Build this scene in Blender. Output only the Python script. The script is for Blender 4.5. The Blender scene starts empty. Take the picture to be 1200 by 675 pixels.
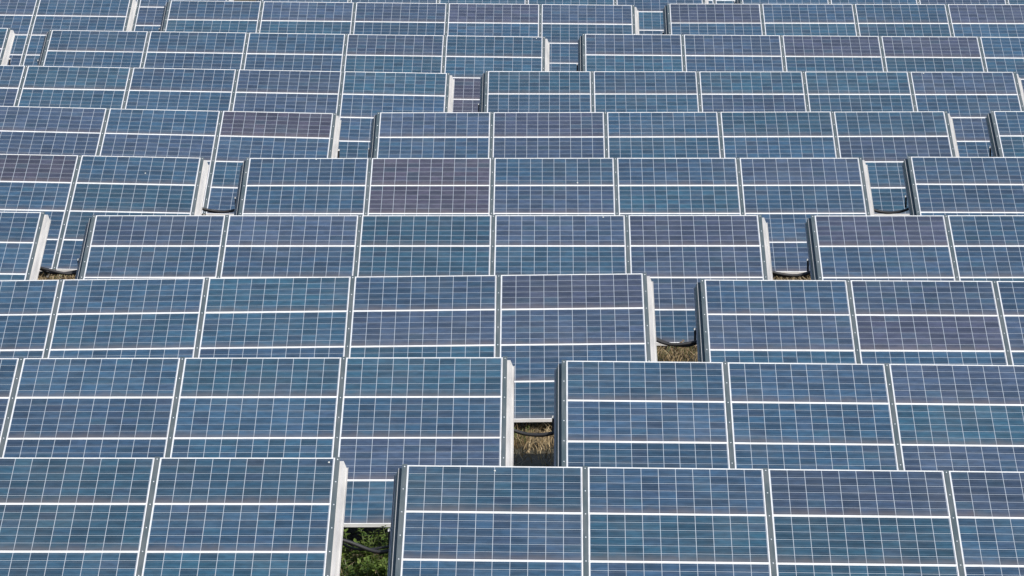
import bpy, bmesh, math, random
import numpy as np
from mathutils import Vector, Matrix

random.seed(7)
rng = np.random.default_rng(7)
S = bpy.context.scene
C = S.collection
R = math.radians

# ------------------------------------------------------------------ camera
F = 6200.0                       # focal length in pixels of the 1200 px wide photograph
THETA = math.atan((337.5 + 561.0) / F)
YAW = 0.0066                     # the rows run along X, the lens looks a hair to the left
TOP_Z = 1.22                     # mean height of the upper panel edges above the ground
CAM_H = 8.45 / 0.955 * math.cos(THETA)
CAM_POS = Vector((0.0, 0.0, TOP_Z + CAM_H))
cam_d = bpy.data.cameras.new('camera')
cam = bpy.data.objects.new('camera', cam_d)
C.objects.link(cam)
cam.location = CAM_POS
cam.rotation_euler = (R(90) - THETA, 0, YAW)
cam_d.sensor_width = 36.0
cam_d.lens = 36.0 * F / 1200.0
cam_d.clip_start = 0.5
cam_d.clip_end = 5000.0
S.camera = cam

# ------------------------------------------------------------------ light
SUN_EL, SUN_AZ = 37.0, 42.0      # elevation; azimuth measured from behind the camera towards the right
w = bpy.data.worlds.new('World')
S.world = w
w.use_nodes = True
nt = w.node_tree
nt.nodes.clear()
sky = nt.nodes.new('ShaderNodeTexSky')
sky.sky_type = 'NISHITA'
sky.sun_disc = False
sky.sun_elevation = R(SUN_EL)
sky.sun_rotation = R(180.0 - SUN_AZ)
sky.air_density = 1.0
sky.dust_density = 1.0
sky.ozone_density = 1.0
bg = nt.nodes.new('ShaderNodeBackground')
bg.inputs[1].default_value = 0.15
wo = nt.nodes.new('ShaderNodeOutputWorld')
nt.links.new(sky.outputs[0], bg.inputs[0])
nt.links.new(bg.outputs[0], wo.inputs[0])

sd = bpy.data.lights.new('sun', 'SUN')
sd.energy = 5.0
sd.angle = R(0.53)
sd.color = (1.0, 0.95, 0.88)
sun = bpy.data.objects.new('sun', sd)
C.objects.link(sun)
sv = Vector((math.sin(R(SUN_AZ)) * math.cos(R(SUN_EL)), -math.cos(R(SUN_AZ)) * math.cos(R(SUN_EL)), math.sin(R(SUN_EL))))
sun.rotation_euler = sv.to_track_quat('Z', 'Y').to_euler()
sun.location = (20, 20, 40)

S.view_settings.view_transform = 'Standard'
S.view_settings.look = 'None'
S.view_settings.exposure = 0.0
S.view_settings.gamma = 1.0
S.view_settings.use_curve_mapping = False

# ------------------------------------------------------------------ material helpers
def mat(name):
    m = bpy.data.materials.new(name)
    m.use_nodes = True
    t = m.node_tree
    b = t.nodes['Principled BSDF']
    return m, t, b

def nd(t, kind, **kw):
    n = t.nodes.new(kind)
    for k, v in kw.items():
        setattr(n, k, v)
    return n

def mix_rgb(t, fac, a, b, mode='MIX'):
    n = t.nodes.new('ShaderNodeMix')
    n.data_type = 'RGBA'
    n.blend_type = mode
    for sock, v in ((n.inputs[0], fac), (n.inputs[6], a), (n.inputs[7], b)):
        if hasattr(v, 'is_linked'):
            t.links.new(v, sock)
        elif isinstance(v, (int, float)):
            sock.default_value = v
        else:
            sock.default_value = (*v, 1.0)
    return n.outputs[2]

def mth(t, op, a, b=0.0, c=0.0):
    n = t.nodes.new('ShaderNodeMath')
    n.operation = op
    for i, v in enumerate((a, b, c)):
        if hasattr(v, 'is_linked'):
            t.links.new(v, n.inputs[i])
        else:
            n.inputs[i].default_value = v
    return n.outputs[0]

def ramp(t, v, p0, p1):
    n = t.nodes.new('ShaderNodeMapRange')
    n.interpolation_type = 'SMOOTHSTEP'
    t.links.new(v, n.inputs[0])
    n.inputs[1].default_value = p0
    n.inputs[2].default_value = p1
    return n.outputs[0]

def obj_noise(t, scale, detail=3.0, stretch=(1, 1, 1)):
    """object-space noise that differs from object to object"""
    tc = nd(t, 'ShaderNodeTexCoord')
    oi = nd(t, 'ShaderNodeObjectInfo')
    mp = nd(t, 'ShaderNodeMapping')
    mp.inputs[3].default_value = stretch
    t.links.new(tc.outputs['Object'], mp.inputs[0])
    cmb = nd(t, 'ShaderNodeCombineXYZ')
    r = mth(t, 'MULTIPLY', oi.outputs['Random'], 91.0)
    t.links.new(r, cmb.inputs[0]); t.links.new(r, cmb.inputs[1]); t.links.new(r, cmb.inputs[2])
    ad = nd(t, 'ShaderNodeVectorMath', operation='ADD')
    t.links.new(mp.outputs[0], ad.inputs[0]); t.links.new(cmb.outputs[0], ad.inputs[1])
    n = nd(t, 'ShaderNodeTexNoise')
    n.inputs['Scale'].default_value = scale
    n.inputs['Detail'].default_value = detail
    t.links.new(ad.outputs[0], n.inputs['Vector'])
    return n.outputs[0]

def dirt_band(t, col):
    """dust washed down to the lower edge of each module (uv spans the module)"""
    uv = nd(t, 'ShaderNodeUVMap', uv_map='module')
    sp = nd(t, 'ShaderNodeSeparateXYZ')
    t.links.new(uv.outputs[0], sp.inputs[0])
    n = obj_noise(t, 7.0, 4.0, (1, 0.35, 1))
    edge = mth(t, 'ADD', sp.outputs[1], mth(t, 'MULTIPLY', mth(t, 'SUBTRACT', n, 0.5), 0.16))
    lo = mth(t, 'SUBTRACT', 1.0, ramp(t, edge, 0.02, 0.19))
    f = mth(t, 'MULTIPLY', lo, 0.40)
    haze = mth(t, 'MULTIPLY', ramp(t, obj_noise(t, 1.6, 3.0), 0.40, 0.75), 0.07)
    c = mix_rgb(t, haze, col, (0.30, 0.31, 0.30))
    return mix_rgb(t, f, c, (0.205, 0.165, 0.140))

# cells -----------------------------------------------------------
M_CELL, t, b = mat('silicon_cell')
oi = nd(t, 'ShaderNodeObjectInfo')
at = nd(t, 'ShaderNodeAttribute', attribute_name='cell_id')
wn = nd(t, 'ShaderNodeTexWhiteNoise', noise_dimensions='2D')
cx = nd(t, 'ShaderNodeCombineXYZ')
t.links.new(at.outputs['Fac'], cx.inputs[0])
t.links.new(mth(t, 'MULTIPLY', oi.outputs['Random'], 733.0), cx.inputs[1])
t.links.new(cx.outputs[0], wn.inputs['Vector'])
sc_ = nd(t, 'ShaderNodeSeparateColor')
t.links.new(wn.outputs['Color'], sc_.inputs[0])
base = oi.outputs['Color']
# cell-to-cell shade and hue
shade = mth(t, 'ADD', mth(t, 'MULTIPLY', sc_.outputs[0], 0.60), 0.68)
hue = mix_rgb(t, mth(t, 'MULTIPLY', ramp(t, sc_.outputs[1], 0.72, 1.0), 0.35), base, (0.040, 0.048, 0.085))
hue = mix_rgb(t, mth(t, 'MULTIPLY', ramp(t, sc_.outputs[2], 0.80, 1.0), 0.30), hue, (0.022, 0.078, 0.105))
shc = nd(t, 'ShaderNodeCombineColor')
for i in range(3):
    t.links.new(shade, shc.inputs[i])
c = mix_rgb(t, 1.0, hue, shc.outputs[0], 'MULTIPLY')
# crystal grain, drawn out sideways
g = obj_noise(t, 14.0, 4.0, (0.7, 1.1, 1))
gr = mth(t, 'ADD', mth(t, 'MULTIPLY', ramp(t, g, 0.30, 0.70), 0.40), 0.80)
grc = nd(t, 'ShaderNodeCombineColor')
for i in range(3):
    t.links.new(gr, grc.inputs[i])
c = mix_rgb(t, 1.0, c, grc.outputs[0], 'MULTIPLY')
# two thin printed busbars along each cell
uvc = nd(t, 'ShaderNodeUVMap', uv_map='cell')
sp = nd(t, 'ShaderNodeSeparateXYZ')
t.links.new(uvc.outputs[0], sp.inputs[0])
fr = mth(t, 'FRACT', mth(t, 'MULTIPLY', sp.outputs[1], 2.0))
bus = mth(t, 'COMPARE', fr, 0.5, 0.013)
c = mix_rgb(t, mth(t, 'MULTIPLY', bus, 0.5), c, (0.40, 0.43, 0.46))
c = dirt_band(t, c)
t.links.new(c, b.inputs['Base Color'])
b.inputs['Roughness'].default_value = 0.55
b.inputs['Specular IOR Level'].default_value = 0.15
b.inputs['Sheen Weight'].default_value = 0.18          # dust film on the glass
b.inputs['Sheen Roughness'].default_value = 0.30
b.inputs['Sheen Tint'].default_value = (0.86, 0.93, 1.0, 1)
b.inputs['Coat Weight'].default_value = 1.0
b.inputs['Coat Roughness'].default_value = 0.18
b.inputs['Coat IOR'].default_value = 1.55

# white sheet between the cells -----------------------------------
M_BACK, t, b = mat('white_backsheet')
c = dirt_band(t, mix_rgb(t, obj_noise(t, 2.0), (0.46, 0.50, 0.54), (0.55, 0.58, 0.61)))
t.links.new(c, b.inputs['Base Color'])
b.inputs['Roughness'].default_value = 0.5
b.inputs['Coat Weight'].default_value = 1.0
b.inputs['Coat Roughness'].default_value = 0.18
b.inputs['Coat IOR'].default_value = 1.55

# anodised frame --------------------------------------------------
M_FRAME, t, b = mat('anodised_frame')
c = mix_rgb(t, ramp(t, obj_noise(t, 5.0, 4.0), 0.3, 0.75), (0.80, 0.80, 0.80), (0.68, 0.67, 0.66))
t.links.new(c, b.inputs['Base Color'])
b.inputs['Metallic'].default_value = 0.0
b.inputs['Roughness'].default_value = 0.45

# rail body -------------------------------------------------------
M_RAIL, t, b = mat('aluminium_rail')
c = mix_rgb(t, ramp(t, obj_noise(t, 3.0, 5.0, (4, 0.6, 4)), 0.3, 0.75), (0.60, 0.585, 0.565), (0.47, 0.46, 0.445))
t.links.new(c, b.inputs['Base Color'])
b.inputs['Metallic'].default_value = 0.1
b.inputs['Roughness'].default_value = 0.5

# cover strip -----------------------------------------------------
M_STRIP, t, b = mat('weathered_zinc_strip')
c = mix_rgb(t, ramp(t, obj_noise(t, 4.0, 5.0, (3, 0.5, 3)), 0.3, 0.7), (0.105, 0.140, 0.145), (0.180, 0.200, 0.196))
t.links.new(c, b.inputs['Base Color'])
b.inputs['Metallic'].default_value = 0.35
b.inputs['Roughness'].default_value = 0.42

M_RAIL_SHADE, t, b = mat('shaded_rail')  # dark copy of the rail colour, paints shade on its left flank
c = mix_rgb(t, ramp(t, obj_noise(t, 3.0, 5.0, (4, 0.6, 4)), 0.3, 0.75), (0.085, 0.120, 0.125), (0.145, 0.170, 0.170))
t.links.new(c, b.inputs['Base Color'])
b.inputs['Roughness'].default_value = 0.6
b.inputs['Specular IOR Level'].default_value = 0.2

M_SCREW, t, b = mat('steel_screw')
b.inputs['Base Color'].default_value = (0.70, 0.71, 0.72, 1)
b.inputs['Metallic'].default_value = 0.5
b.inputs['Roughness'].default_value = 0.35

M_STEEL, t, b = mat('galvanised_steel')
c = mix_rgb(t, ramp(t, obj_noise(t, 12.0, 4.0), 0.3, 0.7), (0.30, 0.31, 0.32), (0.42, 0.43, 0.43))
t.links.new(c, b.inputs['Base Color'])
b.inputs['Metallic'].default_value = 0.7
b.inputs['Roughness'].default_value = 0.5

M_CABLE, t, b = mat('black_rubber')
b.inputs['Base Color'].default_value = (0.018, 0.018, 0.020, 1)
b.inputs['Roughness'].default_value = 0.6

M_CAP, t, b = mat('white_plastic')
b.inputs['Base Color'].default_value = (0.78, 0.78, 0.76, 1)
b.inputs['Roughness'].default_value = 0.5

M_DROP, t, b = mat('bird_dropping')
b.inputs['Base Color'].default_value = (0.62, 0.62, 0.58, 1)
b.inputs['Roughness'].default_value = 0.9

M_SOIL, t, b = mat('soil')
tc = nd(t, 'ShaderNodeTexCoord')
n1 = nd(t, 'ShaderNodeTexNoise'); n1.inputs['Scale'].default_value = 1.3; n1.inputs['Detail'].default_value = 6
n2 = nd(t, 'ShaderNodeTexNoise'); n2.inputs['Scale'].default_value = 22.0; n2.inputs['Detail'].default_value = 5
t.links.new(tc.outputs['Object'], n1.inputs['Vector']); t.links.new(tc.outputs['Object'], n2.inputs['Vector'])
c = mix_rgb(t, ramp(t, n1.outputs[0], 0.35, 0.65), (0.085, 0.066, 0.042), (0.048, 0.050, 0.024))
c = mix_rgb(t, ramp(t, n2.outputs[0], 0.35, 0.7), c, (0.13, 0.105, 0.065))
t.links.new(c, b.inputs['Base Color'])
b.inputs['Roughness'].default_value = 0.95
bp = nd(t, 'ShaderNodeBump'); bp.inputs['Strength'].default_value = 0.6; bp.inputs['Distance'].default_value = 0.04
t.links.new(n2.outputs[0], bp.inputs['Height']); t.links.new(bp.outputs[0], b.inputs['Normal'])

def leaf_mat(name, a, bcol, trans):
    m, t, b = mat(name)
    at = nd(t, 'ShaderNodeAttribute', attribute_name='tint')
    c = mix_rgb(t, at.outputs['Fac'], a, bcol)
    t.links.new(c, b.inputs['Base Color'])
    b.inputs['Roughness'].default_value = 0.6
    b.inputs['Specular IOR Level'].default_value = 0.25
    tr = nd(t, 'ShaderNodeBsdfTranslucent')
    t.links.new(c, tr.inputs[0])
    mx = nd(t, 'ShaderNodeMixShader')
    mx.inputs[0].default_value = trans
    t.links.new(b.outputs[0], mx.inputs[1]); t.links.new(tr.outputs[0], mx.inputs[2])
    t.links.new(mx.outputs[0], t.nodes['Material Output'].inputs[0])
    return m
M_STRAW = leaf_mat('dry_straw', (0.56, 0.44, 0.26), (0.17, 0.115, 0.055), 0.25)
M_LEAF = leaf_mat('weed_leaf', (0.080, 0.150, 0.026), (0.230, 0.300, 0.070), 0.40)
M_BROWN = leaf_mat('dead_leaf', (0.20, 0.11, 0.055), (0.36, 0.26, 0.15), 0.2)
M_STEM, t, b = mat('weed_stem')
b.inputs['Base Color'].default_value = (0.10, 0.13, 0.04, 1)

# ------------------------------------------------------------------ mesh helpers
def mesh_obj(name, me, parent=None):
    o = bpy.data.objects.new(name, me)
    C.objects.link(o)
    if parent:
        o.parent = parent
    return o

def box(bm, x0, x1, y0, y1, z0, z1, mi=0):
    v = [bm.verts.new(p) for p in ((x0, y0, z0), (x1, y0, z0), (x1, y1, z0), (x0, y1, z0),
                                   (x0, y0, z1), (x1, y0, z1), (x1, y1, z1), (x0, y1, z1))]
    out = []
    for f in ((0, 3, 2, 1), (4, 5, 6, 7), (0, 1, 5, 4), (1, 2, 6, 5), (2, 3, 7, 6), (3, 0, 4, 7)):
        q = bm.faces.new([v[i] for i in f]); q.material_index = mi; out.append(q)
    return out

def extrude_profile(bm, pts, y0, y1, mi=0):
    """closed x-z outline swept along y"""
    a = [bm.verts.new((x, y0, z)) for x, z in pts]
    c_ = [bm.verts.new((x, y1, z)) for x, z in pts]
    n = len(pts)
    for i in range(n):
        f = bm.faces.new((a[i], a[(i + 1) % n], c_[(i + 1) % n], c_[i])); f.material_index = mi
    f = bm.faces.new(a[::-1]); f.material_index = mi
    f = bm.faces.new(c_); f.material_index = mi

def finish(bm, name, mats, smooth=False):
    bmesh.ops.recalc_face_normals(bm, faces=bm.faces[:])
    me = bpy.data.meshes.new(name)
    bm.to_mesh(me)
    bm.free()
    for m in mats:
        me.materials.append(m)
    if smooth:
        for p in me.polygons:
            p.use_smooth = True
    return me

# ------------------------------------------------------------------ module, rail and under-frame meshes
MW, MH, MT = 1.650, 0.990, 0.040          # module size
CP, RP = 1.700, 0.996                     # column pitch, module pitch up the slope
NC, NR = 5, 4
TILT = R(15.3)
FR = 0.011                                # frame lip
SL = NR * RP                              # slope length
W5 = NC * MW + (NC - 1) * (CP - MW)

# frame: four mitred bars, origin at the module's centre, top face at z = 0
def frame_mesh():
    bm = bmesh.new()
    hx, hy = MW / 2, MH / 2
    cham = 0.0022
    def ring(x, y, z):
        return [bm.verts.new(p) for p in ((-x, -y, z), (x, -y, z), (x, y, z), (-x, y, z))]
    rings = [ring(hx, hy, -MT), ring(hx, hy, -cham), ring(hx - cham, hy - cham, 0.0),
             ring(hx - FR, hy - FR, 0.0), ring(hx - FR, hy - FR, -MT + 0.004), ]
    n = len(rings)
    for k in range(n):
        p, q = rings[k], rings[(k + 1) % n]
        for i in range(4):
            bm.faces.new((p[i], p[(i + 1) % 4], q[(i + 1) % 4], q[i]))
    return finish(bm, 'frame', [M_FRAME])

IX, IY = MW - 2 * FR, MH - 2 * FR         # opening of the frame
BORD = 0.0045
PX, PY = (IX - 2 * BORD) / 10, (IY - 2 * BORD) / 6

def panel_mesh():
    bm = bmesh.new()
    box(bm, -IX / 2 - 0.004, IX / 2 + 0.004, -IY / 2 - 0.004, IY / 2 + 0.004, -0.0105, -0.0050)
    me = finish(bm, 'solar_panel', [M_BACK])
    uv = me.uv_layers.new(name='module')
    for l in me.loops:
        co = me.vertices[l.vertex_index].co
        uv.data[l.index].uv = (co.x / MW + 0.5, co.y / MH + 0.5)
    return me

def cell_mesh():
    bm = bmesh.new()
    lay = bm.faces.layers.float.new('cell_id')
    um = bm.loops.layers.uv.new('module')
    uc = bm.loops.layers.uv.new('cell')
    gx, gy = 0.0029, 0.0043
    k = 0
    for j in range(6):
        for i in range(10):
            x0 = -IX / 2 + BORD + i * PX; y0 = -IY / 2 + BORD + j * PY
            fs = box(bm, x0 + gx, x0 + PX - gx, y0 + gy, y0 + PY - gy, -0.0052, -0.0038)
            bm.faces.remove(fs[0])
            for f in fs[1:]:
                f[lay] = k
                for l in f.loops:
                    l[um].uv = (l.vert.co.x / MW + 0.5, l.vert.co.y / MH + 0.5)
                    l[uc].uv = ((l.vert.co.x - x0) / PX, (l.vert.co.y - y0) / PY)
            k += 1
    return finish(bm, 'cell_grid', [M_CELL])

# hat-shaped rail that the modules lie on (origin in the middle of its length, z = 0 at the module tops)
def rail_mesh():
    bm = bmesh.new()
    half = [(0.014, -0.002), (0.014, -0.0405), (0.052, -0.0405), (0.058, -0.0405), (0.058, -0.046), (0.082, -0.112), (0.089, -0.112), (0.095, -0.106),
            (0.099, -0.106), (0.095, -0.116), (0.080, -0.116), (0.054, -0.048), (0.0, -0.048)]
    pts = half + [(-x, z) for x, z in half[-2::-1]]
    extrude_profile(bm, pts, -SL / 2 - 0.012, SL / 2 + 0.012)
    # right flank stays pale; the left gets its shade in colour, with lit edges
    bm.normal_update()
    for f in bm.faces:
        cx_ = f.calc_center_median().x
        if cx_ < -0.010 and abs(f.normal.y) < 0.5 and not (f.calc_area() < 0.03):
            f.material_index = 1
    return finish(bm, 'rail', [M_RAIL, M_RAIL_SHADE])

def strip_mesh():
    bm = bmesh.new()
    e = [(-0.0235, -0.0015), (0.0235, -0.0015), (0.0235, 0.0010), (0.0215, 0.0030), (-0.0215, 0.0030), (-0.0235, 0.0010)]
    extrude_profile(bm, e, -SL / 2 - 0.010, SL / 2 + 0.010)
    n = 9
    for i in range(n):                    # screw heads
        y = -SL / 2 + 0.04 + i * (SL - 0.08) / (n - 1)
        m = Matrix.Translation((0, y, 0.0042))
        r = bmesh.ops.create_cone(bm, cap_ends=True, segments=8, radius1=0.0085, radius2=0.0055, depth=0.005, matrix=m)
        for v in r['verts']:
            for f in v.link_faces:
                f.material_index = 1
    return finish(bm, 'cover_strip', [M_STRIP, M_SCREW])

def purlin_mesh():
    bm = bmesh.new()
    L = W5 / 2 + 0.02
    # C section along x
    prof = [(-0.03, 0.05), (0.03, 0.05), (0.03, 0.035), (0.026, 0.035), (0.026, 0.046), (-0.026, 0.046),
            (-0.026, -0.046), (0.026, -0.046), (0.026, -0.035), (0.03, -0.035), (0.03, -0.05), (-0.03, -0.05)]
    a = [bm.verts.new((-L, y, z)) for y, z in prof]
    c_ = [bm.verts.new((L, y, z)) for y, z in prof]
    n = len(prof)
    for i in range(n):
        bm.faces.new((a[i], a[(i + 1) % n], c_[(i + 1) % n], c_[i]))
    bm.faces.new(a[::-1]); bm.faces.new(c_)
    return finish(bm, 'purlin', [M_STEEL])

def post_mesh(h):
    bm = bmesh.new()
    pts = [(-0.04, -0.03), (0.04, -0.03), (0.04, 0.03), (0.03, 0.03), (0.03, -0.024), (-0.03, -0.024), (-0.03, 0.03), (-0.04, 0.03)]
    a = [bm.verts.new((x, y, -0.35)) for x, y in pts]
    c_ = [bm.verts.new((x, y, h)) for x, y in pts]
    n = len(pts)
    for i in range(n):
        bm.faces.new((a[i], a[(i + 1) % n], c_[(i + 1) % n], c_[i]))
    bm.faces.new(a[::-1]); bm.faces.new(c_)
    return finish(bm, 'post', [M_STEEL])

ME_FRAME, ME_PANEL, ME_CELL = frame_mesh(), panel_mesh(), cell_mesh()
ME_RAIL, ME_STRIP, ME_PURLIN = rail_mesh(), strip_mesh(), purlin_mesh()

# ------------------------------------------------------------------ where the tables stand
# read off the photograph (row, top-left corner, top-right corner); where only one upper corner is in view the
# other one follows from the table's known width and the slope of its upper edge
fwd = Vector((-math.sin(YAW) * math.cos(THETA), math.cos(YAW) * math.cos(THETA), -math.sin(THETA)))
right = Vector((math.cos(YAW), math.sin(YAW), 0.0))
upv = right.cross(fwd)
def ray_to_y(px, py, Y):
    d = fwd + right * ((px - 600.0) / F) - upv * ((py - 337.5) / F)
    return CAM_POS + d * ((Y - CAM_POS.y) / d.y)

Y1 = (F * 8.45 / 1051.0 - CAM_H * math.sin(THETA)) / math.cos(THETA)
DY = F * 8.45 * 0.0001125 / math.cos(THETA)
# (row, 'L'/'M'/'R', anchor side, x, y of that corner, slope of the upper edge in the picture)
TABLES = [
    (1, 'L', 'r', 392.6, 536.2, 0.0000), (1, 'R', 'l', 477.3, 544.6, 0.0098),
    (2, 'L', 'r', 589.1, 418.3, -0.003), (2, 'R', 'l', 663.5, 422.4, 0.0092),
    (3, 'L', 'r', 752.9, 320.2, -0.0118), (3, 'R', 'l', 825.4, 327.4, 0.0040),
    (4, 'L', 'r', 48.4, 248.4, 0.0120), (4, 'M', 'l', 112.5, 252.2, -0.0012), (4, 'R', 'l', 954.4, 252.4, -0.0020),
    (5, 'L', 'r', 235.1, 184.7, 0.0187), (5, 'M', 'l', 292.5, 185.2, -0.0014), (5, 'R', 'l', 1067.2, 183.4, 0.0030),
    (6, 'L', 'r', 390.4, 132.8, 0.0220), (6, 'M', 'l', 445.6, 131.7, -0.0027), (6, 'R', 'l', 1164.4, 130.0, 0.0010),
    (7, 'L', 'r', 523.7, 85.7, 0.0174), (7, 'R', 'l', 572.0, 83.2, 0.0008),
    (8, 'L', 'r', 9.6, 32.7, 0.0120), (8, 'M', 'l', 61.0, 35.0, 0.0133), (8, 'R', 'l', 685.6, 39.7, 0.0068),
    (9, 'L', 'r', 153.2, -3.0, 0.0130), (9, 'M', 'l', 200.5, 0.3, 0.0098), (9, 'R', 'l', 784.5, 4.2, 0.0012),
    (11, 'M', 'l', 640.0, -60.0, 0.0030),
    (10, 'L', 'r', 271.0, -33.0, 0.0110), (10, 'M', 'l', 312.0, -31.5, 0.0060), (10, 'R', 'l', 867.0, -29.0, 0.0010),
]
ORD = ['', 'front', 'second', 'third', 'fourth', 'fifth', 'sixth', 'seventh', 'eighth', 'ninth', 'tenth', 'eleventh']
SIDE = {'L': 'left', 'M': 'middle', 'R': 'right'}

tables = []
for row, side, anc, px, py, sl in TABLES:
    Y = Y1 + (row - 1) * DY
    p = ray_to_y(px, py, Y)
    roll = math.atan(sl)
    dx, dz = W5 * math.cos(roll), -W5 * math.sin(roll)
    q = Vector((p.x + dx, Y, p.z + dz)) if anc == 'l' else Vector((p.x - dx, Y, p.z - dz))
    a, b_ = (p, q) if anc == 'l' else (q, p)
    tables.append(dict(row=row, side=side, a=a, b=b_, mid=(a + b_) / 2, roll=roll, Y=Y))

# ground follows the tables
HC = TOP_Z
gp = np.array([[T_['mid'].x + s * W5 / 2 * 0.9, T_['Y'] - 1.9, T_['mid'].z - s * 0.45 * W5 * math.sin(T_['roll']) - HC] for T_ in tables for s in (-1, 0, 1)])
DIP = ((tables[0]['b'].x + tables[1]['a'].x) / 2, Y1 + 1.5)     # hollow added behind the front gap so sunlight reaches its weeds
def ground_z(x, y):
    x = np.asarray(x, float); y = np.asarray(y, float)
    d2 = ((x[..., None] - gp[:, 0]) / 1.0) ** 2 + ((y[..., None] - gp[:, 1]) / 0.8) ** 2
    wgt = 1.0 / (d2 + 3.0) ** 2
    z = (wgt * gp[:, 2]).sum(-1) / wgt.sum(-1)
    fade = np.clip(1.0 - (np.abs(x) - 30) / 60, 0, 1) * np.clip(1.0 - (y - 120) / 80, 0, 1) * np.clip((y - 10) / 25, 0, 1)
    dip = -0.32 * np.exp(-((x - DIP[0]) / 1.3) ** 2 - ((y - DIP[1]) / 1.5) ** 2)
    return z * fade + dip

# ------------------------------------------------------------------ ground
def axis(lo, hi, step, far):
    core = list(np.arange(lo, hi + 1e-6, step))
    out = [-far, -far * 0.4, -far * 0.15]
    return np.array([o for o in out if o < lo - 2] + core + [v for v in (far * 0.15, far * 0.4, far) if v > hi + 2])
gx = axis(-26, 26, 0.5, 1500)
gy = axis(30, 118, 0.5, 1500)
GX, GY = np.meshgrid(gx, gy)
GZ = ground_z(GX, GY)
bump = 0.02 * np.sin(GX * 2.1 + GY * 1.3) + 0.02 * np.sin(GX * 3.7 - GY * 2.9)
GZ = GZ + np.where((np.abs(GX) < 27) & (GY > 29) & (GY < 119), bump, 0)
nx, ny = len(gx), len(gy)
verts = np.stack([GX.ravel(), GY.ravel(), GZ.ravel()], 1)
ii = (np.arange(ny - 1)[:, None] * nx + np.arange(nx - 1)[None, :]).ravel()
faces = np.stack([ii, ii + 1, ii + nx + 1, ii + nx], 1)
me = bpy.data.meshes.new('ground')
me.from_pydata(verts.tolist(), [], faces.tolist())
me.materials.append(M_SOIL)
for p in me.polygons:
    p.use_smooth = True
ground = mesh_obj('ground', me)
ground['kind'] = 'structure'

# ------------------------------------------------------------------ the solar tables
BLUE = [(0.020, 0.057, 0.099), (0.022, 0.060, 0.103), (0.019, 0.059, 0.096), (0.024, 0.057, 0.101), (0.018, 0.062, 0.097)]
GREY = [(0.031, 0.053, 0.092), (0.034, 0.055, 0.094)]
PLUM = [(0.041, 0.045, 0.074), (0.038, 0.046, 0.077)]
BROWN = [(0.051, 0.043, 0.062)]
TINT = {(5, 'M', 1, 0): 'q', (5, 'M', 1, 1): 'q', (6, 'L', 4, 0): 'q', (5, 'L', 3, 0): 'q', (6, 'M', 1, 0): 'p', (8, 'R', 3, 0): 'p',
        (7, 'R', 4, 0): 'g', (9, 'R', 0, 0): 'p', (9, 'R', 3, 0): 'p', (9, 'M', 2, 0): 'g', (9, 'M', 3, 0): 'p', (9, 'M', 4, 0): 'g',
        (4, 'R', 0, 0): 'p', (4, 'M', 4, 0): 'p', (4, 'M', 4, 1): 'g', (4, 'M', 0, 0): 'g', (3, 'L', 4, 0): 'p', (3, 'R', 1, 0): 'g',
        (3, 'R', 1, 1): 'p', (2, 'R', 2, 0): 'g', (1, 'R', 2, 0): 'g', (8, 'R', 0, 0): 'g', (8, 'R', 2, 0): 'p', (8, 'M', 4, 2): 'q', (8, 'M', 4, 3): 'q', (8, 'M', 3, 0): 'g', (7, 'R', 2, 1): 'g', (10, 'L', 4, 2): 'g', (7, 'L', 3, 1): 'g',
        (4, 'M', 3, 0): 'g', (5, 'M', 4, 0): 'g', (2, 'L', 3, 0): 'b', (9, 'M', 1, 0): 'g', (6, 'L', 3, 1): 'g', (6, 'L', 2, 1): 'g'}
def tint_for(row, side, col, r):
    k = TINT.get((row, side, col, r))
    rr = random.Random(hash((row * 31 + ord(side)) * 97 + col * 7 + r))
    if k is None:
        u = rr.random()
        k = 'b' if u < 0.88 else 'g'
    c = rr.choice({'b': BLUE, 'g': GREY, 'p': PLUM, 'q': BROWN}[k])
    f = rr.uniform(0.84, 1.20)
    return (c[0] * f, c[1] * f, c[2] * f, 1.0)

ct, st = math.cos(TILT), math.sin(TILT)
ROT = Matrix.Rotation(TILT, 4, 'X')
half_y, half_z = SL / 2 * ct, SL / 2 * st
PIV = HC - half_z                      # height of the middle of the panel plane over the base
post_front = post_mesh(PIV - 1.15 * st - 0.17)
post_back = post_mesh(PIV + 1.15 * st - 0.17)
drops = {(1, 'L', 2, 0): (0.12, 0.42), (1, 'L', 4, 0): (0.77, 0.40), (1, 'R', 0, 0): (0.0, 0.40), (8, 'M', 4, 0): (0.72, 0.42),
         (5, 'L', 4, 0): (0.1, -0.1), (5, 'M', 0, 0): (0.1, 0.46), (7, 'R', 4, 0): (-0.62, 0.44),
         (4, 'M', 3, 0): (0.55, 0.44), (5, 'M', 2, 0): (0.32, -0.4)}

def dropping_mesh(seed):
    r = random.Random(seed)
    bm = bmesh.new()
    bmesh.ops.create_icosphere(bm, subdivisions=2, radius=0.010)
    for v in bm.verts:
        k = r.uniform(0.75, 1.35)
        v.co = Vector((v.co.x * k, v.co.y * k * 1.5, v.co.z * 0.22))
    return finish(bm, 'bird_dropping', [M_DROP], True)

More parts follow.
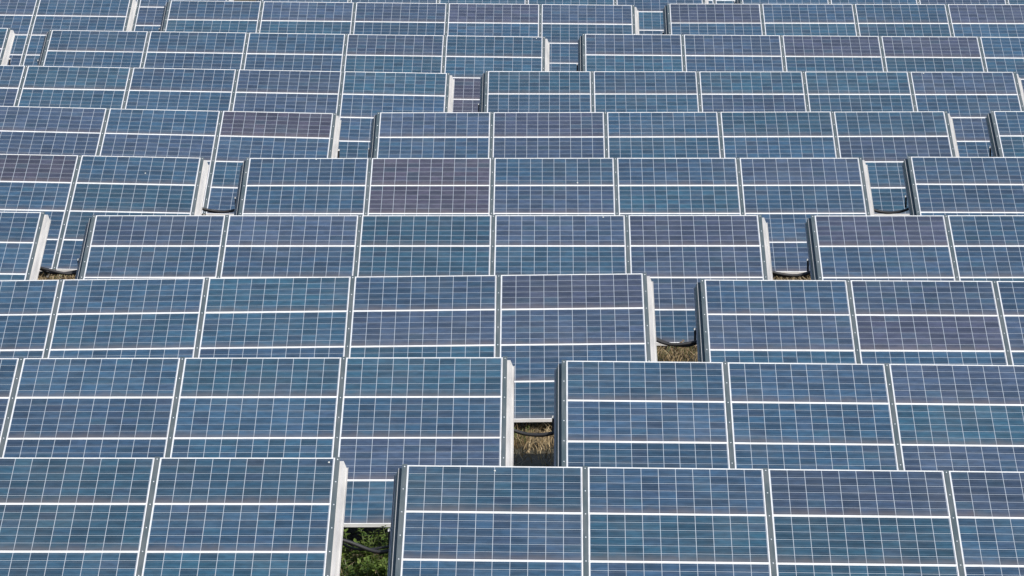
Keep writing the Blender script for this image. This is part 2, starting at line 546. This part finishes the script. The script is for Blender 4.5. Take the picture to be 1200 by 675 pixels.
for T_ in tables:
    row, side = T_['row'], T_['side']
    n_in_row = sum(1 for q in tables if q['row'] == row)
    e = bpy.data.objects.new('solar_table', None)
    C.objects.link(e)
    mid = T_['mid']
    rollm = Matrix.Rotation(T_['roll'], 4, 'Y')
    # the upper edge's middle in the table's own axes is (0, half_y, PIV + half_z)
    off = rollm @ Vector((0, half_y, HC))
    e.location = mid - off
    e.rotation_euler = (0, T_['roll'], 0)
    e.empty_display_size = 0.3
    e['category'] = 'solar table'
    e['group'] = 'tilted tables of solar panels in the rows'
    which = SIDE[side] + (' of two' if n_in_row == 2 else ' of three')
    e['label'] = f'tilted blue solar table, {which} in the {ORD[row]} row' + ('' if row == 1 else ' from the front')
    if row == 11:
        e['label'] = 'tilted blue solar table showing only through the right gap of the tenth row'
    T_['obj'] = e
    def put(name, me, x, yl, zl, parent=e):
        o = mesh_obj(name, me, parent)
        # yl runs up the slope, zl off it
        p = ROT @ Vector((x, yl, zl)) + Vector((0, 0, PIV))
        o.location = p
        o.rotation_euler = (TILT, 0, 0)
        return o
    for c_ in range(NC):
        x = -W5 / 2 + MW / 2 + c_ * CP
        for r in range(NR):
            y = SL / 2 - RP / 2 - r * RP
            jz = random.Random(row * 1000 + ord(side) * 10 + c_ * 4 + r).uniform(-0.0015, 0.0008)
            p = put('solar_panel', ME_PANEL, x, y, jz)
            jr = random.Random(row * 777 + ord(side) * 13 + c_ * 5 + r)
            p.rotation_euler = (TILT + jr.uniform(-0.0016, 0.0016), jr.uniform(-0.0006, 0.0006), jr.uniform(-0.0010, 0.0010))
            fo = mesh_obj('frame', ME_FRAME, p)
            go = mesh_obj('cell_grid', ME_CELL, p)
            go['kind'] = 'stuff'
            go.color = tint_for(row, side, c_, r)
            if (row, side, c_, r) in drops:
                dx, dy = drops[(row, side, c_, r)]
                d_ = mesh_obj('bird_dropping', dropping_mesh(row * 10 + c_), p)
                d_.location = (dx, dy, -0.003)
    for c_ in range(NC + 1):
        x = -W5 / 2 + c_ * CP - (CP - MW) / 2
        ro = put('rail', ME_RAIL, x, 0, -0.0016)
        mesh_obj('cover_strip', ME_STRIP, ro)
    for s, me_p in ((-1, post_front), (1, post_back)):
        pu = put('purlin', ME_PURLIN, 0, s * 1.15, -0.116 - 0.0525)
        pu.rotation_euler = (TILT, 0, 0)
        for x in (-3.4, -1.15, 1.15, 3.4):
            po = mesh_obj('post', me_p, e)
            po.location = (x, s * 1.15 * ct + 0.07, 0)

# ------------------------------------------------------------------ cables across the gaps
def tube(bm, pts, rad, seg=10, mi=0):
    rings = []
    for i, p in enumerate(pts):
        d = (pts[min(i + 1, len(pts) - 1)] - pts[max(i - 1, 0)]).normalized()
        u = d.cross(Vector((0, 0, 1)))
        u = u.normalized() if u.length > 1e-4 else Vector((1, 0, 0))
        v = u.cross(d)
        rings.append([bm.verts.new(p + (u * math.cos(2 * math.pi * k / seg) + v * math.sin(2 * math.pi * k / seg)) * rad) for k in range(seg)])
    for a, c_ in zip(rings, rings[1:]):
        for k in range(seg):
            f = bm.faces.new((a[k], a[(k + 1) % seg], c_[(k + 1) % seg], c_[k])); f.material_index = mi
    bm.faces.new(rings[0][::-1]).material_index = mi
    bm.faces.new(rings[-1]).material_index = mi

def on_table(T_, x, yl, zl):
    e = T_['obj']
    m = Matrix.Translation(e.location) @ Matrix.Rotation(T_['roll'], 4, 'Y')
    return m @ (ROT @ Vector((x, yl, zl)) + Vector((0, 0, PIV)))

gaps = []
for i, T_ in enumerate(tables[:-1]):
    U = tables[i + 1]
    if U['row'] == T_['row']:
        gaps.append((T_, U))
for gi, (T_, U) in enumerate(gaps):
    row = T_['row']
    rr = random.Random(40 + gi)
    yl = SL / 2 - 1.36
    a = on_table(T_, W5 / 2 + 0.02, yl, -0.165)
    b_ = on_table(U, -W5 / 2 - 0.02, yl, -0.165)
    bm = bmesh.new()
    sag = rr.uniform(0.06, 0.10)
    skew = rr.uniform(-0.015, 0.03)
    for k, (rad, oy, extra) in enumerate(((0.019, 0.0, 0.0), (0.012, 0.045, 0.015))):
        pts = []
        for s in range(25):
            u = s / 24
            p = a.lerp(b_, u) + Vector((0, oy, 0))
            p.z -= (sag + extra) * (4 * u * (1 - u)) - skew * math.sin(2 * math.pi * u) * (1 if k == 0 else -0.8)
            p.y += 0.02 * math.sin(5 * u + gi)
            pts.append(p)
        tube(bm, pts, rad)
    o = mesh_obj('cable', None or finish(bm, 'cable', [M_CABLE], True))
    names = {'LM': 'left', 'MR': 'right', 'LR': ''}[T_['side'] + U['side']]
    o['label'] = ('black cables sagging across the ' + (names + ' ' if names else '') + f'gap in the {ORD[row]} row' + ('' if row == 1 else ' from the front'))
    o['category'] = 'cable'
    o['group'] = 'cables between the tables'
    # black straps with a pale cap that hold the cable at the rail flanges
    for (tab, sx) in ((T_, 1), (U, -1)):
        if sx == 1 and (row, tab['side']) not in ((6, 'L'), (8, 'L')):
            continue
        p = on_table(tab, sx * (W5 / 2 + 0.105), yl + 0.20, -0.135)
        bm = bmesh.new()
        box(bm, -0.013, 0.013, -0.010, 0.010, -0.14, 0.0, 0)
        box(bm, -0.018, 0.018, -0.014, 0.014, 0.0, 0.028, 1)
        bmesh.ops.bevel(bm, geom=bm.edges[:], offset=0.004, segments=1, affect='EDGES')
        s_ = mesh_obj('cable_hanger', finish(bm, 'cable_hanger', [M_CABLE, M_CAP]), tab['obj'])
        s_.location = Vector((sx * (W5 / 2 + 0.133), 0, PIV)) + ROT @ Vector((0, yl + 0.20, -0.135))
        s_.rotation_euler = (0, 0, 0)

# ------------------------------------------------------------------ vegetation
def blades(name, n, xs, ys, cap, hmin, hmax, wid, lean, tint_lo, tint_hi, material):
    """thin bent blades as one mesh: two quads and a tip each"""
    ang = rng.uniform(0, 2 * np.pi, n)
    h = rng.uniform(hmin, hmax, n) * rng.uniform(0.6, 1.0, n)
    h = np.minimum(h, cap * rng.uniform(0.6, 1.0, n))
    ln = rng.uniform(0.1, lean, n) * h
    la = rng.uniform(0, 2 * np.pi, n)
    wd = wid * rng.uniform(0.6, 1.4, n)
    z0 = ground_z(xs, ys) - 0.02
    V = np.zeros((n, 5, 3))
    ca, sa = np.cos(ang), np.sin(ang)
    for k, (t_, wf) in enumerate(((0.0, 1.0), (0.0, -1.0), (0.55, 0.8), (0.55, -0.8), (1.0, 0.0))):
        V[:, k, 0] = xs + ca * wd * wf / 2 + np.cos(la) * ln * t_ ** 2
        V[:, k, 1] = ys + sa * wd * wf / 2 + np.sin(la) * ln * t_ ** 2
        V[:, k, 2] = z0 + h * t_
    me = bpy.data.meshes.new(name)
    base = (np.arange(n) * 5)[:, None]
    tri = np.concatenate([base + np.array([[0, 1, 3]]), base + np.array([[0, 3, 2]]), base + np.array([[2, 3, 4]])], 1).reshape(-1, 3)
    me.from_pydata(V.reshape(-1, 3).tolist(), [], tri.tolist())
    at = me.attributes.new('tint', 'FLOAT', 'POINT')
    at.data.foreach_set('value', np.repeat(rng.uniform(tint_lo, tint_hi, n), 5).astype(np.float32))
    me.materials.append(material)
    return me

xs, ys, caps = [], [], []
def cap_for(dy):
    # grass stays below the low edge of the panels behind the aisle
    return np.where(dy < 2.0, 0.17 + (2.0 - dy) * 0.19, 0.13) * np.clip((dy + 0.6) / 1.9, 0.15, 1.0)
for gi, (T_, U) in enumerate(gaps):
    xc = (T_['b'].x + U['a'].x) / 2
    yk = T_['Y']
    n = 1500 if T_['row'] <= 4 else 900
    if T_['row'] == 1:
        n = 500
    dy = np.where(rng.random(n) < 0.8, rng.uniform(1.45, 2.7, n), rng.triangular(0.3, 1.5, 1.5, n))
    xs.append(rng.uniform(xc - 1.0, xc + 1.0, n))
    ys.append(yk + dy); caps.append(cap_for(dy))
for row in range(1, 11):
    n = 1600
    xs.append(rng.uniform(-13 - row * 0.3, 13 + row * 0.3, n))
    dy = rng.uniform(-0.4, 2.6, n)
    ys.append(Y1 + (row - 1) * DY + dy); caps.append(cap_for(dy))
xs = np.concatenate(xs); ys = np.concatenate(ys); caps = np.concatenate(caps)
go = mesh_obj('dry_grass', blades('dry_grass', len(xs), xs, ys, caps, 0.14, 0.42, 0.013, 1.7, 0.0, 1.0, M_STRAW))
go['kind'] = 'stuff'
go['label'] = 'dry straw and grass on the ground between the rows'
go['category'] = 'grass'

def weed(x, y, h, nstem, seed, label, material=M_LEAF, spread=0.16, leaf=0.035):
    r = random.Random(seed)
    e = bpy.data.objects.new('weed', None)
    C.objects.link(e)
    e.location = (x, y, float(ground_z(x, y)) - 0.01)
    e['label'] = label; e['category'] = 'weed'; e['group'] = 'weeds in the gaps'
    e.empty_display_size = 0.1
    bs, bl = bmesh.new(), bmesh.new()
    lay = bl.verts.layers.float.new('tint')
    for s in range(nstem):
        az = r.uniform(0, 2 * math.pi)
        rad = spread * math.sqrt(r.random())
        p0 = Vector((math.cos(az) * rad * 0.4, math.sin(az) * rad * 0.4, 0))
        hh = h * r.uniform(0.6, 1.0)
        tip = Vector((math.cos(az) * rad * 1.3, math.sin(az) * rad * 1.3, hh))
        pts = [p0.lerp(tip, k / 5) + Vector((r.uniform(-.008, .008), r.uniform(-.008, .008), 0)) for k in range(6)]
        tube(bs, pts, 0.0035, 5)
        nl = int(hh / 0.013)
        for k in range(nl):
            u = r.uniform(0.15, 1.0)
            p = p0.lerp(tip, u)
            a2 = r.uniform(0, 2 * math.pi)
            L = leaf * r.uniform(0.6, 1.5) * (1.15 - 0.4 * u)
            d = Vector((math.cos(a2), math.sin(a2), r.uniform(-0.1, 0.9))).normalized()
            sdv = d.cross(Vector((0, 0, 1))).normalized() * L * 0.24
            nrm = sdv.cross(d).normalized()
            vs = [bl.verts.new(q) for q in (p, p + d * L * 0.5 + sdv + nrm * L * .06, p + d * L - nrm * L * .12, p + d * L * 0.5 - sdv + nrm * L * .06)]
            tv = min(1, max(0, r.gauss(0.45, 0.3)))
            for v in vs:
                v[lay] = tv
            m_ = bl.verts.new(p + d * L * 0.5)
            m_[lay] = tv
            for a_, b2 in ((0, 1), (1, 2), (2, 3), (3, 0)):
                bl.faces.new((vs[a_], vs[b2], m_))
    so = mesh_obj('stem', finish(bs, 'stem', [M_STEM]), e)
    me = bpy.data.meshes.new('leaves')
    bl.to_mesh(me); bl.free()
    me.materials.append(material)
    lo = mesh_obj('leaves', me, e)
    lo['kind'] = 'stuff'
    return e

def gap_point(gi, u, dy):
    T_, U = gaps[gi]
    return T_['b'].x + (U['a'].x - T_['b'].x) * u, T_['Y'] + dy
for k, (u, dy, h, ns, lab) in enumerate((
        (0.18, 1.42, 0.30, 24, 'bushy green weed at the left side of the front gap'),
        (0.52, 1.38, 0.34, 28, 'bushy green weed in the middle of the front gap'),
        (0.86, 1.44, 0.31, 24, 'bushy green weed at the right side of the front gap'),
        (0.50, 1.88, 0.50, 20, 'upright green weed behind the cables in the middle of the front gap'),
        (0.16, 1.96, 0.44, 13, 'thin green weed behind the cables at the left of the front gap'),
        (0.86, 1.92, 0.48, 20, 'upright green weed behind the cables at the right of the front gap'))):
    x, y = gap_point(0, u, dy)
    weed(x, y, h, ns, 100 + k, lab, spread=0.18, leaf=0.065)
x, y = gap_point(1, 0.22, 1.75)
weed(x, y, 0.20, 12, 201, 'small dark green weed in the gap in the second row from the front')
x, y = gap_point(2, 0.3, 1.5)
weed(x, y, 0.24, 12, 202, 'small withered weed, left one in the gap in the third row', M_BROWN)
x, y = gap_point(2, 0.72, 1.7)
weed(x, y, 0.26, 18, 203, 'larger withered straw coloured weed, right one in the gap in the third row', M_BROWN, leaf=0.05)
x, y = gap_point(3, 0.2, 1.7)
weed(x, y, 0.22, 16, 204, 'withered brown weed in the left gap in the fourth row from the front', M_BROWN, leaf=0.05)
